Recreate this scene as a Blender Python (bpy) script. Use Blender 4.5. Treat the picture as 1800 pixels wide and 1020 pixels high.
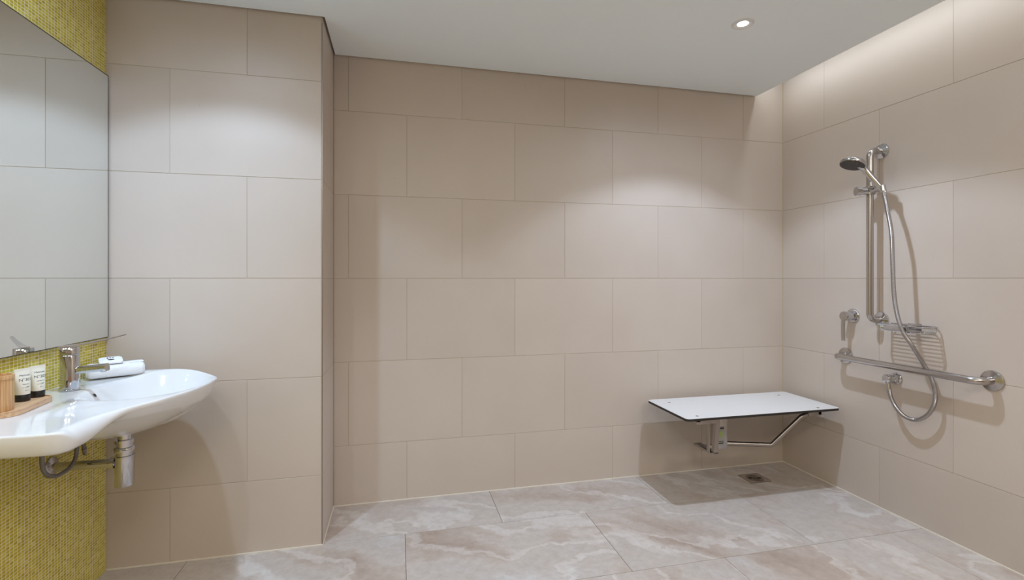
import bpy, bmesh, math, random
import numpy as np
from mathutils import Vector, Matrix, Quaternion

S = bpy.context.scene
for _o in list(bpy.data.objects):
    bpy.data.objects.remove(_o, do_unlink=True)
COL = S.collection
rnd = random.Random(7)

# ------------------------------------------------------------------ camera
cd = bpy.data.cameras.new('camera')
cam = bpy.data.objects.new('camera', cd); COL.objects.link(cam)
cam.location = (0, 0, 1.2)
cam.rotation_euler = (math.radians(90), 0, math.radians(-13.14))
cd.sensor_width = 36; cd.lens = 17.14; cd.shift_y = -20.5/1800
cd.clip_start = 0.02
S.camera = cam
# ------------------------------------------------------------------ world, view, light
w = bpy.data.worlds.new('world'); S.world = w; w.use_nodes = True
w.node_tree.nodes['Background'].inputs[0].default_value = (1, .97, .93, 1)
w.node_tree.nodes['Background'].inputs[1].default_value = 0.3
vs = S.view_settings
vs.view_transform = 'Standard'; vs.look = 'None'; vs.gamma = 1; vs.exposure = 0.20
vs.use_curve_mapping = False

CEIL = 2.373
def area(name, loc, rot, sx, sy, power, col):
    l = bpy.data.lights.new(name, 'AREA'); l.shape = 'RECTANGLE'; l.size = sx; l.size_y = sy
    l.energy = power; l.color = col
    o = bpy.data.objects.new(name, l); COL.objects.link(o); o.location = loc; o.rotation_euler = rot
    return o
def spot(name, loc, power, col, angle, blend, size=.028):
    l = bpy.data.lights.new(name, 'SPOT'); l.energy = power; l.color = col
    l.spot_size = math.radians(angle); l.spot_blend = blend; l.shadow_soft_size = size
    o = bpy.data.objects.new(name, l); COL.objects.link(o); o.location = loc
    return o
# lamps of the room: two downlights near the shower and the basin, cove strip; plus soft fill panels added behind the camera
DOWN = [((1.552, 1.945), 26.5, (.82, 1.0, 1.29), 114), ((-.705, 1.72), 18.5, (.73, .99, 1.36), 117), ((-.70, .92), 9, (.80, .98, 1.2), 117)]
for (x, y), p, c, a in DOWN:
    spot('downlight_beam', (x, y, CEIL-.012), p, c, a, .28)
    spot('downlight_core', (x, y, CEIL-.012), p*.95, c, 100, 1.0)
    spot('downlight_spill', (x, y, CEIL-.012), p*.45, c, 172, .9)
REAR = [(-.2, -.55), (1.5, -.55)]
for x, y in REAR:
    area('added_fill_light', (x, y, CEIL-.02), (0, 0, 0), .9, .9, 18.5, (1, .93, .83))
area('cove_light', (2.275, .6, 2.50), (0, math.radians(-28), 0), .03, 4.1, 5.0, (.92, .99, 1.06))

# ------------------------------------------------------------------ materials
def mat(name, col=(.8, .8, .8), rough=.5, metal=0, coat=0, spec=.5):
    m = bpy.data.materials.new(name); m.use_nodes = True
    b = m.node_tree.nodes['Principled BSDF']
    b.inputs['Base Color'].default_value = (*col, 1)
    b.inputs['Roughness'].default_value = rough
    b.inputs['Metallic'].default_value = metal
    b.inputs['Coat Weight'].default_value = coat
    b.inputs['Specular IOR Level'].default_value = spec
    return m
def N(m, t, **k):
    n = m.node_tree.nodes.new(t)
    for a, v in k.items():
        if a.startswith('i_'): n.inputs[a[2:].replace('_', ' ')].default_value = v
        else: setattr(n, a, v)
    return n
def L(m, a, b): m.node_tree.links.new(a, b)
def BS(m): return m.node_tree.nodes['Principled BSDF']
def ramp(m, fac, stops):
    r = N(m, 'ShaderNodeValToRGB')
    e = r.color_ramp.elements
    while len(e) < len(stops): e.new(.5)
    for i, (p, c) in enumerate(stops):
        e[i].position = p; e[i].color = (*c, 1)
    L(m, fac, r.inputs[0]); return r.outputs[0]
def bump(m, h, strength=.1, dist=.01):
    b = N(m, 'ShaderNodeBump'); b.inputs['Strength'].default_value = strength; b.inputs['Distance'].default_value = dist
    L(m, h, b.inputs['Height']); L(m, b.outputs[0], BS(m).inputs['Normal'])

# honed limestone-look wall tile
M_tile = mat('limestone_tile', (.6, .52, .43), .42, spec=.35)
def _tile():
    m = M_tile
    g = N(m, 'ShaderNodeNewGeometry'); oi = N(m, 'ShaderNodeObjectInfo')
    n1 = N(m, 'ShaderNodeTexNoise', i_Scale=1.7, i_Detail=5.); L(m, g.outputs['Position'], n1.inputs['Vector'])
    n2 = N(m, 'ShaderNodeTexNoise', i_Scale=60., i_Detail=3.); L(m, g.outputs['Position'], n2.inputs['Vector'])
    c = ramp(m, n1.outputs[0], [(.3, (.570, .488, .418)), (.7, (.620, .540, .470))])
    # small dark pits
    v = N(m, 'ShaderNodeTexVoronoi', i_Scale=9.); L(m, g.outputs['Position'], v.inputs['Vector'])
    p = ramp(m, v.outputs['Distance'], [(.012, (.62, .56, .5)), (.03, (1, 1, 1))])
    mx = N(m, 'ShaderNodeMix', data_type='RGBA', blend_type='MULTIPLY'); mx.inputs[0].default_value = .55
    L(m, c, mx.inputs[6]); L(m, p, mx.inputs[7])
    hs = N(m, 'ShaderNodeHueSaturation'); L(m, mx.outputs[2], hs.inputs['Color'])
    mr = N(m, 'ShaderNodeMapRange'); mr.inputs[3].default_value = .975; mr.inputs[4].default_value = 1.025
    L(m, oi.outputs['Random'], mr.inputs[0]); L(m, mr.outputs[0], hs.inputs['Value'])
    L(m, hs.outputs[0], BS(m).inputs['Base Color'])
    bump(m, n2.outputs[0], .04, .002)
_tile()
M_grout = mat('wall_grout', (.52, .45, .35), .8)
M_silicone = mat('joint_sealant', (.80, .74, .64), .5)
# floor tile: veined travertine look porcelain
M_floor = mat('veined_floor_tile', (.6, .55, .5), .38, spec=.4)
def _floor():
    m = M_floor
    g = N(m, 'ShaderNodeNewGeometry'); oi = N(m, 'ShaderNodeObjectInfo')
    cm = N(m, 'ShaderNodeVectorMath', operation='SCALE'); cm.inputs[3].default_value = 37.
    cb = N(m, 'ShaderNodeCombineXYZ'); L(m, oi.outputs['Random'], cb.inputs[0]); L(m, oi.outputs['Random'], cb.inputs[1])
    L(m, cb.outputs[0], cm.inputs[0])
    ad = N(m, 'ShaderNodeVectorMath', operation='ADD'); L(m, g.outputs['Position'], ad.inputs[0]); L(m, cm.outputs[0], ad.inputs[1])
    # per tile rotation of the vein direction
    an = N(m, 'ShaderNodeMapRange'); an.inputs[3].default_value = .35; an.inputs[4].default_value = 1.25
    L(m, oi.outputs['Random'], an.inputs[0])
    ro = N(m, 'ShaderNodeVectorRotate', rotation_type='Z_AXIS'); L(m, ad.outputs[0], ro.inputs['Vector']); L(m, an.outputs[0], ro.inputs['Angle'])
    wn = N(m, 'ShaderNodeTexNoise', i_Scale=2.2, i_Detail=6., i_Roughness=.6); L(m, ro.outputs[0], wn.inputs['Vector'])
    wv = N(m, 'ShaderNodeVectorMath', operation='MULTIPLY_ADD')
    wv.inputs[1].default_value = (.5, .5, 0); L(m, wn.outputs['Color'], wv.inputs[0]); L(m, ro.outputs[0], wv.inputs[2])
    st = N(m, 'ShaderNodeVectorMath', operation='MULTIPLY'); st.inputs[1].default_value = (.8, 2.0, 1); L(m, wv.outputs[0], st.inputs[0])
    n1 = N(m, 'ShaderNodeTexNoise', i_Scale=1.5, i_Detail=8., i_Roughness=.58); L(m, st.outputs[0], n1.inputs['Vector'])
    c = ramp(m, n1.outputs[0], [(.30, (.42, .335, .28)), (.42, (.52, .44, .385)), (.50, (.57, .515, .47)), (.58, (.54, .485, .445)), (.70, (.62, .60, .58))])
    # ragged pale seams
    n3 = N(m, 'ShaderNodeTexNoise', i_Scale=1.1, i_Detail=4., i_Roughness=.5); L(m, st.outputs[0], n3.inputs['Vector'])
    ab = N(m, 'ShaderNodeMath', operation='SUBTRACT'); L(m, n3.outputs[0], ab.inputs[0]); ab.inputs[1].default_value = .53
    a2 = N(m, 'ShaderNodeMath', operation='ABSOLUTE'); L(m, ab.outputs[0], a2.inputs[0])
    sm = ramp(m, a2.outputs[0], [(0.0, (.35, .35, .35)), (.012, (.28, .28, .28)), (.03, (0, 0, 0))])
    mx = N(m, 'ShaderNodeMix', data_type='RGBA'); L(m, sm, mx.inputs[0]); L(m, c, mx.inputs[6]); mx.inputs[7].default_value = (.83, .81, .78, 1)
    ab3 = N(m, 'ShaderNodeMath', operation='SUBTRACT'); L(m, n3.outputs[0], ab3.inputs[0]); ab3.inputs[1].default_value = .508
    a3 = N(m, 'ShaderNodeMath', operation='ABSOLUTE'); L(m, ab3.outputs[0], a3.inputs[0])
    s3 = ramp(m, a3.outputs[0], [(0.0, (.28, .28, .28)), (.008, (0, 0, 0))])
    m3 = N(m, 'ShaderNodeMix', data_type='RGBA'); L(m, s3, m3.inputs[0]); L(m, mx.outputs[2], m3.inputs[6]); m3.inputs[7].default_value = (.45, .34, .26, 1)
    n4 = N(m, 'ShaderNodeTexNoise', i_Scale=26., i_Detail=5., i_Roughness=.7); L(m, ad.outputs[0], n4.inputs['Vector'])
    g4 = ramp(m, n4.outputs[0], [(.3, (.86, .83, .81)), (.62, (1, 1, 1))])
    m4 = N(m, 'ShaderNodeMix', data_type='RGBA', blend_type='MULTIPLY'); m4.inputs[0].default_value = 1
    L(m, m3.outputs[2], m4.inputs[6]); L(m, g4, m4.inputs[7])
    L(m, m4.outputs[2], BS(m).inputs['Base Color'])
    bump(m, n4.outputs[0], .05, .002)
_floor()
M_fgrout = mat('floor_grout', (.22, .17, .14), .85)
# glass mosaic
M_mos = mat('yellow_glass_mosaic', (.6, .55, .1), .3, spec=.25)
def _mos():
    m = M_mos
    g = N(m, 'ShaderNodeNewGeometry')
    sn = N(m, 'ShaderNodeVectorMath', operation='SNAP'); sn.inputs[1].default_value = (1, .0155, .0107)
    sb = N(m, 'ShaderNodeVectorMath', operation='SUBTRACT'); sb.inputs[1].default_value = (0, 2.3304, 0)
    L(m, g.outputs['Position'], sb.inputs[0]); L(m, sb.outputs[0], sn.inputs[0])
    wn = N(m, 'ShaderNodeTexWhiteNoise'); L(m, sn.outputs[0], wn.inputs['Vector'])
    c = ramp(m, wn.outputs['Value'], [(0, (.45, .345, .012)), (.3, (.52, .41, .02)), (.6, (.57, .46, .03)), (.88, (.62, .515, .06)), (1, (.65, .56, .13))])
    L(m, c, BS(m).inputs['Base Color'])
_mos()
M_mgrout = mat('mosaic_grout', (.80, .72, .55), .8)
M_paint = mat('ceiling_paint', (.88, .94, .96), .85)
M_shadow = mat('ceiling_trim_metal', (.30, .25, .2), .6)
M_wallpaint = mat('rear_wall_panel', (.26, .22, .18), .7)
M_chrome = mat('polished_chrome', (.58, .58, .60), .07, 1)
M_steel = mat('brushed_stainless', (.50, .47, .45), .24, 1)
M_steeld = mat('satin_stainless', (.38, .34, .31), .34, 1)
M_black = mat('black_plastic', (.012, .011, .013), .35)
M_rubber = mat('dark_spray_face', (.05, .045, .045), .5)
M_porc = mat('white_porcelain', (.78, .78, .78), .08, coat=.6)
M_lam = mat('white_laminate', (.80, .81, .83), .35)
def _lam():
    m = M_lam
    g = N(m, 'ShaderNodeNewGeometry')
    v = N(m, 'ShaderNodeTexVoronoi', i_Scale=16.); L(m, g.outputs['Position'], v.inputs['Vector'])
    p = ramp(m, v.outputs['Distance'], [(.03, (.55, .55, .55)), (.06, (.77, .76, .74))])
    L(m, p, BS(m).inputs['Base Color'])
_lam()
M_core = mat('black_laminate_core', (.02, .018, .018), .45)
M_cotton = mat('white_terry_cotton', (.86, .86, .87), .95)
def _cot():
    m = M_cotton; g = N(m, 'ShaderNodeNewGeometry')
    n = N(m, 'ShaderNodeTexNoise', i_Scale=420., i_Detail=2.); L(m, g.outputs['Position'], n.inputs['Vector'])
    bump(m, n.outputs[0], .6, .002)
_cot()
M_paper = mat('white_paper_wrap', (.85, .85, .85), .5)
M_bamboo = mat('bamboo_wood', (.6, .36, .17), .4)
def _bam():
    m = M_bamboo; g = N(m, 'ShaderNodeNewGeometry')
    st = N(m, 'ShaderNodeVectorMath', operation='MULTIPLY'); st.inputs[1].default_value = (90, 90, 4); L(m, g.outputs['Position'], st.inputs[0])
    n = N(m, 'ShaderNodeTexNoise', i_Scale=2., i_Detail=4.); L(m, st.outputs[0], n.inputs['Vector'])
    c = ramp(m, n.outputs[0], [(.3, (.44, .22, .09)), (.55, (.62, .37, .17)), (.75, (.70, .46, .24))])
    L(m, c, BS(m).inputs['Base Color'])
_bam()
M_trayw = mat('bamboo_tray_wood', (.64, .40, .22), .38)
def _tray():
    m = M_trayw; g = N(m, 'ShaderNodeNewGeometry')
    st = N(m, 'ShaderNodeVectorMath', operation='MULTIPLY'); st.inputs[1].default_value = (70, 5, 70); L(m, g.outputs['Position'], st.inputs[0])
    n = N(m, 'ShaderNodeTexNoise', i_Scale=2., i_Detail=4.); L(m, st.outputs[0], n.inputs['Vector'])
    c = ramp(m, n.outputs[0], [(.3, (.50, .28, .13)), (.6, (.68, .44, .26)), (.8, (.74, .52, .33))])
    L(m, c, BS(m).inputs['Base Color'])
_tray()
M_tube = mat('cream_tube_plastic', (.80, .77, .66), .4)
M_ink = mat('black_ink', (.015, .015, .02), .5)
M_red = mat('red_enamel', (.5, .03, .02), .3)
M_mirror = mat('silvered_mirror', (.88, .93, .93), .0, 1)
M_medge = mat('mirror_edge_glass', (.03, .035, .035), .2)
M_hose = mat('ribbed_steel_hose', (.42, .40, .40), .24, 1)
def _hose(m):
    u = N(m, 'ShaderNodeUVMap'); sp = N(m, 'ShaderNodeSeparateXYZ'); L(m, u.outputs[0], sp.inputs[0])
    mu = N(m, 'ShaderNodeMath', operation='MULTIPLY'); mu.inputs[1].default_value = 2*math.pi/.0035; L(m, sp.outputs[0], mu.inputs[0])
    si = N(m, 'ShaderNodeMath', operation='SINE'); L(m, mu.outputs[0], si.inputs[0])
    bump(m, si.outputs[0], .35, .001)
_hose(M_hose)
M_braid = mat('grey_braided_hose', (.22, .21, .20), .42, .6); _hose(M_braid)
M_green = mat('green_sticker', (.32, .42, .10), .4)
M_stk = mat('grey_sticker', (.34, .34, .32), .4)
def emis(name, col, s):
    m = mat(name, (0, 0, 0)); b = BS(m)
    b.inputs['Emission Color'].default_value = (*col, 1); b.inputs['Emission Strength'].default_value = s
    return m
M_lens = emis('lit_lamp_lens', (1, .98, .95), 6)
M_fill = emis('fill_panel_glow', (1, .97, .93), 2)  # glow for the added fill panels

# ------------------------------------------------------------------ builders
def smooth(me, on=True, angle=None):
    me.polygons.foreach_set('use_smooth', [on]*len(me.polygons))
    if angle and on:
        try: me.set_sharp_from_angle(angle=math.radians(angle))
        except Exception: pass
def link(name, me, m, parent=None):
    if m is not None:
        me.materials.clear(); me.materials.append(m)
    o = bpy.data.objects.new(name, me); COL.objects.link(o)
    if parent is not None: o.parent = parent
    return o
def obj(name, bm, m, parent=None, sm=40):
    bmesh.ops.recalc_face_normals(bm, faces=bm.faces[:])
    me = bpy.data.meshes.new(name); bm.to_mesh(me); bm.free()
    if sm: smooth(me, True, sm)
    o = link(name, me, m, parent)
    # set local coordinates against a moved parent (builders work in world space)
    if parent is not None:
        p = parent; off = Vector((0, 0, 0))
        while p is not None: off += p.location; p = p.parent
        me.transform(Matrix.Translation(-off))
    return o
def thing(name, label, cat, loc, group=None):
    o = bpy.data.objects.new(name, None); COL.objects.link(o); o.location = loc
    o.empty_display_size = .05
    o['label'] = label; o['category'] = cat
    if group: o['group'] = group
    return o
def tag(o, label, cat, group=None):
    o['label'] = label; o['category'] = cat
    if group: o['group'] = group
    return o
def structure(o): o['kind'] = 'structure'; return o
def box(bm, lo, hi, bev=0, seg=2):
    x0, y0, z0 = lo; x1, y1, z1 = hi
    v = [bm.verts.new(p) for p in ((x0,y0,z0),(x1,y0,z0),(x1,y1,z0),(x0,y1,z0),(x0,y0,z1),(x1,y0,z1),(x1,y1,z1),(x0,y1,z1))]
    fs = [bm.faces.new([v[i] for i in q]) for q in ((3,2,1,0),(4,5,6,7),(0,1,5,4),(1,2,6,5),(2,3,7,6),(3,0,4,7))]
    if bev:
        es = set(e for f in fs for e in f.edges)
        bmesh.ops.bevel(bm, geom=list(es), offset=bev, segments=seg, affect='EDGES', profile=.5)
def frame_for(t, prev=None):
    t = t.normalized()
    if prev is None:
        a = Vector((0, 0, 1)) if abs(t.z) < .9 else Vector((0, 1, 0))
        n = t.cross(a).normalized()
    else:
        n = (prev - t*prev.dot(t)).normalized()
    return n, t.cross(n)
def catmull(P, per=8):
    P = [Vector(p) for p in P]; out = []
    Q = [P[0]*2-P[1]] + P + [P[-1]*2-P[-2]]
    for i in range(1, len(Q)-2):
        a, b, c, d = Q[i-1:i+3]
        for k in range(per):
            t = k/per
            out.append(.5*((2*b)+(c-a)*t+(2*a-5*b+4*c-d)*t*t+(3*b-a-3*c+d)*t**3))
    out.append(P[-1]); return out
def fillet(P, r, n=8):
    """polyline with rounded corners"""
    P = [Vector(p) for p in P]; out = [P[0]]
    for i in range(1, len(P)-1):
        a, b, c = P[i-1], P[i], P[i+1]
        u = (a-b).normalized(); v = (c-b).normalized()
        ang = u.angle(v)
        d = min(r/math.tan(ang/2), (a-b).length*.49, (c-b).length*.49)
        rr = d*math.tan(ang/2)
        cen = b+(u+v).normalized()*(rr/math.sin(ang/2))
        s = b+u*d-cen; e = b+v*d-cen
        for k in range(n+1):
            q = k/n; om = s.angle(e); out.append(cen+(s*math.sin((1-q)*om)+e*math.sin(q*om))/math.sin(om))
    out.append(P[-1]); return out
def tube(bm, path, r, seg=14, cap=True, rad=None, prof=None):
    uvl = bm.loops.layers.uv.verify()
    path = [Vector(p) for p in path]; rings = []; n = None; ln = [0]
    for i in range(1, len(path)): ln.append(ln[-1]+(path[i]-path[i-1]).length)
    for i, p in enumerate(path):
        t = (path[min(i+1, len(path)-1)]-path[max(i-1, 0)])
        n, b = frame_for(t, n)
        rr = rad[i] if rad else r
        if prof: ring = [bm.verts.new(p+n*x+b*y) for x, y in prof]
        else: ring = [bm.verts.new(p+(n*math.cos(2*math.pi*k/seg)+b*math.sin(2*math.pi*k/seg))*rr) for k in range(seg)]
        rings.append(ring)
    sg = len(rings[0])
    for i in range(len(rings)-1):
        for k in range(sg):
            f = bm.faces.new((rings[i][k], rings[i][(k+1)%sg], rings[i+1][(k+1)%sg], rings[i+1][k]))
            for lp, u in zip(f.loops, (ln[i], ln[i], ln[i+1], ln[i+1])): lp[uvl].uv = (u, k/sg)
    if cap:
        bm.faces.new(rings[0][::-1]); bm.faces.new(rings[-1])
def lathe(bm, base, axis, prof, seg=40, cap=True):
    """prof: list of (radius, distance along axis)"""
    base = Vector(base); axis = Vector(axis).normalized(); n, b = frame_for(axis)
    rings = []
    for r, h in prof:
        if r < 1e-6: rings.append([bm.verts.new(base+axis*h)])
        else: rings.append([bm.verts.new(base+axis*h+(n*math.cos(2*math.pi*k/seg)+b*math.sin(2*math.pi*k/seg))*r) for k in range(seg)])
    for a, c in zip(rings, rings[1:]):
        if len(a) == 1 and len(c) == 1: continue
        for k in range(seg):
            j = (k+1) % seg
            if len(a) == 1: bm.faces.new((a[0], c[j], c[k]))
            elif len(c) == 1: bm.faces.new((a[k], a[j], c[0]))
            else: bm.faces.new((a[k], a[j], c[j], c[k]))
    if cap:
        if len(rings[0]) > 1: bm.faces.new(rings[0][::-1])
        if len(rings[-1]) > 1: bm.faces.new(rings[-1])
def prism(bm, pts, z0, z1, bev=0, seg=2):
    a = [bm.verts.new((x, y, z0)) for x, y in pts]; b = [bm.verts.new((x, y, z1)) for x, y in pts]
    n = len(pts); f0 = bm.faces.new(a[::-1]); f1 = bm.faces.new(b)
    for i in range(n): bm.faces.new((a[i], a[(i+1)%n], b[(i+1)%n], b[i]))
    if bev:
        bmesh.ops.bevel(bm, geom=list(f0.edges)+list(f1.edges), offset=bev, segments=seg, affect='EDGES', profile=.5)
def rrect(x0, y0, x1, y1, r, n=6):
    out = []
    for cx, cy, a0 in ((x1-r, y1-r, 0), (x0+r, y1-r, 90), (x0+r, y0+r, 180), (x1-r, y0+r, 270)):
        for k in range(n+1):
            a = math.radians(a0+90*k/n); out.append((cx+r*math.cos(a), cy+r*math.sin(a)))
    return out

# ------------------------------------------------------------------ room shell
XL, XN, XR = -1.168, -.3314, 2.4538
YN, YB, YR = 2.3304, 2.7072, -1.55
TT = .008     # tile thickness: the slab behind stands back by this
HT = 2.62
XE = 2.2458   # edge of the lowered ceiling
def slab(name, lo, hi, m):
    bm = bmesh.new(); box(bm, lo, hi); return structure(obj(name, bm, m, sm=0))
G = .0007     # grout sits this far below the tile face
w_back = slab('wall_back', (XN-.2, YB+.0014, -.05), (XR+.15, YB+.12, HT), M_grout)
w_right = slab('wall_right', (XR+.0014, YR, -.05), (XR+.12, YB+.0014, HT), M_grout)
w_left = slab('wall_left', (XL-.12, YR, -.05), (XL-.0005, YN+.3, HT), M_mgrout)
w_nib = slab('wall_nib', (XL-.0014, YN+.0014, -.05), (XN-.0014, YB+.0014, HT), M_grout)
w_rear = slab('wall_rear', (XL-.12, YR-.12, -.05), (XR+.12, YR, HT), M_wallpaint)
floor = slab('floor', (XL-.12, YR-.12, -.09), (XR+.12, YB+.12, -.0018), M_fgrout)
# lowered ceiling with a shadow gap along the walls and the open cove at the right wall
bm = bmesh.new()
box(bm, (XL-.1, YR, CEIL), (XE, YN-.010, CEIL+.03))
box(bm, (XN+.010, YN-.010, CEIL), (XE, YB-.010, CEIL+.03))
ceiling = structure(obj('ceiling', bm, M_paint, sm=0))
bm = bmesh.new(); box(bm, (XL-.12, YR-.12, 2.60), (XR+.12, YB+.12, 2.66))
structure(obj('ceiling', bm, M_paint, sm=0))
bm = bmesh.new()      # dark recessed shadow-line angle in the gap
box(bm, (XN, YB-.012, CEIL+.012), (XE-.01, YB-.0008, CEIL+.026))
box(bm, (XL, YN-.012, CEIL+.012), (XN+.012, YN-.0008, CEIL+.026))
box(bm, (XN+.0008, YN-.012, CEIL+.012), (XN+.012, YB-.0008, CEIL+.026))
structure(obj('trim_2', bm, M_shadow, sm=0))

def tile_mesh(w, h, t, bev):
    bm = bmesh.new(); box(bm, (-w/2, -h/2, -t), (w/2, h/2, 0))
    es = [e for e in bm.edges if all(v.co.z > -1e-6 for v in e.verts)]
    bmesh.ops.bevel(bm, geom=es, offset=bev, segments=1, affect='EDGES')
    bmesh.ops.recalc_face_normals(bm, faces=bm.faces[:])
    me = bpy.data.meshes.new('tile'); bm.to_mesh(me); bm.free(); return me
_cache = {}
def put_tile(name, parent, m, cen, w, h, axes, t=.0016, bev=.0007):
    key = (round(w, 4), round(h, 4), m.name, t)
    if key not in _cache:
        me = tile_mesh(w, h, t, bev); me.materials.append(m); _cache[key] = me
    o = bpy.data.objects.new(name, _cache[key]); COL.objects.link(o); o.parent = parent
    u, v = Vector(axes[0]), Vector(axes[1]); n = u.cross(v)
    o.matrix_local = Matrix.Translation(cen) @ Matrix((u, v, n)).transposed().to_4x4()
    return o
J = .0026
def tile_rows(parent, plane, a0, a1, zrows, joints_fn):
    """plane(a, z) -> centre; a along the wall"""
    for zi, (z0, z1) in enumerate(zrows):
        js = sorted(j for j in joints_fn(zi) if a0+.02 < j < a1-.02)
        ed = [a0]+js+[a1]
        for i in range(len(ed)-1):
            x0 = ed[i]+(J/2 if i else .0015); x1 = ed[i+1]-(J/2 if i < len(ed)-2 else .0015)
            zz0 = z0+J/2 if z0 > 0 else .003; zz1 = z1-J/2
            c, ax = plane((x0+x1)/2, (zz0+zz1)/2)
            put_tile('tile', parent, M_tile, c, x1-x0, zz1-zz0, ax)
TP = .4428
ZR = [(0, 1.2-2*TP), (1.2-2*TP, 1.2-TP), (1.2-TP, 1.2), (1.2, 1.2+TP), (1.2+TP, 1.2+2*TP), (1.2+2*TP, 2.59)]
tile_rows(w_back, lambda a, z: ((a, YB, z), ((1,0,0), (0,0,1))), XN+.001, XR, ZR,
          lambda i: [(-.2565 if i % 2 else .0455)+.6025*k for k in range(-1, 6)])
tile_rows(w_nib, lambda a, z: ((a, YN, z), ((1,0,0), (0,0,1))), XL, XN-.004, ZR,
          lambda i: [(-.641 if i % 2 else -.938)])
tile_rows(w_nib, lambda a, z: ((XN, a, z), ((0,1,0), (0,0,1))), YN+.004, YB, ZR, lambda i: [])
tile_rows(w_right, lambda a, z: ((XR, a, z), ((0,-1,0), (0,0,1))), YR, YB, ZR,
          lambda i: [(2.39 if i % 2 else 2.05)-.69*k for k in range(-1, 7)])
# floor tiles 900 x 510
FY = [YB, 2.343, 1.8315, 1.320, .808, .297, -.215, -.727, -1.24, YR]
for r in range(len(FY)-1):
    y1, y0 = FY[r], FY[r+1]
    off = (.50, .0315, .4615)[r % 3]
    x1lim = XR; x0lim = XN if r == 0 else XL
    js = sorted(j for j in [off+.9025*k for k in range(-4, 5)] if x0lim+.03 < j < x1lim-.03)
    ed = [x0lim]+js+[x1lim]
    for i in range(len(ed)-1):
        x0 = ed[i]+.0012; x1 = ed[i+1]-.0012
        Y1 = y1-(.0012 if r else .001); Y0 = y0+.0012
        put_tile('floor_tile', floor, M_floor, ((x0+x1)/2, (Y0+Y1)/2, 0), x1-x0, Y1-Y0, ((1,0,0), (0,1,0)), t=.0018, bev=.0006)
# pale sealant lines where walls meet floor, and yellowish line in the corner
def strip(name, lo, hi, m):
    bm = bmesh.new(); box(bm, lo, hi); return structure(obj(name, bm, m, sm=0))
strip('baseboard_back', (XN, YB-.0045, 0), (XR, YB, .0045), M_silicone)
strip('baseboard_right', (XR-.0045, YR, 0), (XR, YB-.0045, .0045), M_silicone)
strip('baseboard_nib', (XL, YN-.0045, 0), (XN, YN, .0045), M_silicone)
strip('baseboard_return', (XN, YN, 0), (XN+.004, YB-.0045, .0045), M_silicone)
strip('trim_3', (XR-.003, YB-.003, 0), (XR, YB, HT-.02), mat('corner_sealant', (.55, .46, .30), .6))
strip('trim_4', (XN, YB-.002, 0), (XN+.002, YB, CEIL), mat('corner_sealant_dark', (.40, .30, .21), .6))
# metal edge trim on the outer corner of the nib
bm = bmesh.new(); box(bm, (XN-.0034, YN-.0012, 0.001), (XN+.0008, YN+.0034, 2.35), .0006, 1)
structure(obj('trim_1', bm, M_steeld, sm=0))

# mosaic: every piece real, joined (a piece is about 6 px in the photo)
def mosaic():
    p = .0107; h = p/2-.0009; pw = .0155
    ys = [YN-pw*(i+.5) for i in range(int(2.2/pw))]; zs = [p*(k+.5) for k in range(int(CEIL/p))]
    yy, zz = np.meshgrid(ys, zs, indexing='ij'); yy = yy.ravel(); zz = zz.ravel(); n = len(yy)
    rs = np.random.RandomState(3)
    q = np.array([(-1,-1),(1,-1),(1,1),(-1,1)])
    V = np.zeros((n, 8, 3))
    dep = XL+rs.uniform(-.0002, .0001, n)
    hh = h*rs.uniform(.94, 1.02, n)
    tilt = rs.uniform(-.00012, .00012, (n, 2))
    for k in range(4):
        V[:, k, 0] = XL-.0006; V[:, k, 1] = yy+q[k, 0]*(hh+.0022); V[:, k, 2] = zz+q[k, 1]*hh
        V[:, k+4, 0] = dep+q[k, 0]*tilt[:, 0]+q[k, 1]*tilt[:, 1]
        V[:, k+4, 1] = yy+q[k, 0]*(hh+.0022-.0003); V[:, k+4, 2] = zz+q[k, 1]*(hh-.0003)
    F = []
    base = np.array([(4,5,6,7),(0,1,5,4),(1,2,6,5),(2,3,7,6),(3,0,4,7)])
    F = (base[None]+8*np.arange(n)[:, None, None]).reshape(-1, 4)
    me = bpy.data.meshes.new('mosaic_pieces')
    me.from_pydata(V.reshape(-1, 3).tolist(), [], F.tolist()); me.update()
    o = link('mosaic_pieces', me, M_mos, w_left); o['kind'] = 'stuff'
    # remaining wall towards the camera: same pieces, seen only in reflections
mosaic()

# ------------------------------------------------------------------ downlights
def downlight(x, y, label):
    t = thing('downlight', label, 'ceiling light', (x, y, CEIL), 'recessed ceiling downlights')
    bm = bmesh.new()
    lathe(bm, (x, y, CEIL), (0, 0, -1), [(.049, -.001), (.049, .0015), (.046, .0045), (.034, .004), (.024, -.0035)], 48, cap=False)
    obj('trim_ring', bm, mat('lamp_trim_white', (.75, .75, .74), .4), t)
    bm = bmesh.new()
    lathe(bm, (x, y, CEIL), (0, 0, -1), [(.0, -.0005), (.024, -.0005), (.024, .0005), (0, .0015)], 40, cap=False)
    obj('lens', bm, M_lens, t)
downlight(1.546, 1.945, 'round recessed white downlight lit in the ceiling above the shower')
downlight(-.705, 1.72, 'round recessed downlight lit in the ceiling above the basin')
downlight(-.70, .92, 'round recessed downlight lit in the ceiling nearest the camera')
for i, (x, y) in enumerate(REAR):  # unseen panels added to raise the ambient light
    t = thing('added_fill_panel', ('added square fill panel behind the camera on the basin side', 'added square fill panel behind the camera on the shower side')[i], 'ceiling light', (x, y, CEIL), 'added fill panels behind the camera')
    bm = bmesh.new(); box(bm, (x-.48, y-.48, CEIL-.012), (x+.48, y+.48, CEIL-.0005), .003); obj('fill_frame', bm, M_paint, t)
    bm = bmesh.new(); box(bm, (x-.45, y-.45, CEIL-.014), (x+.45, y+.45, CEIL-.0125)); obj('fill_diffuser', bm, M_fill, t, sm=0)
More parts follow.
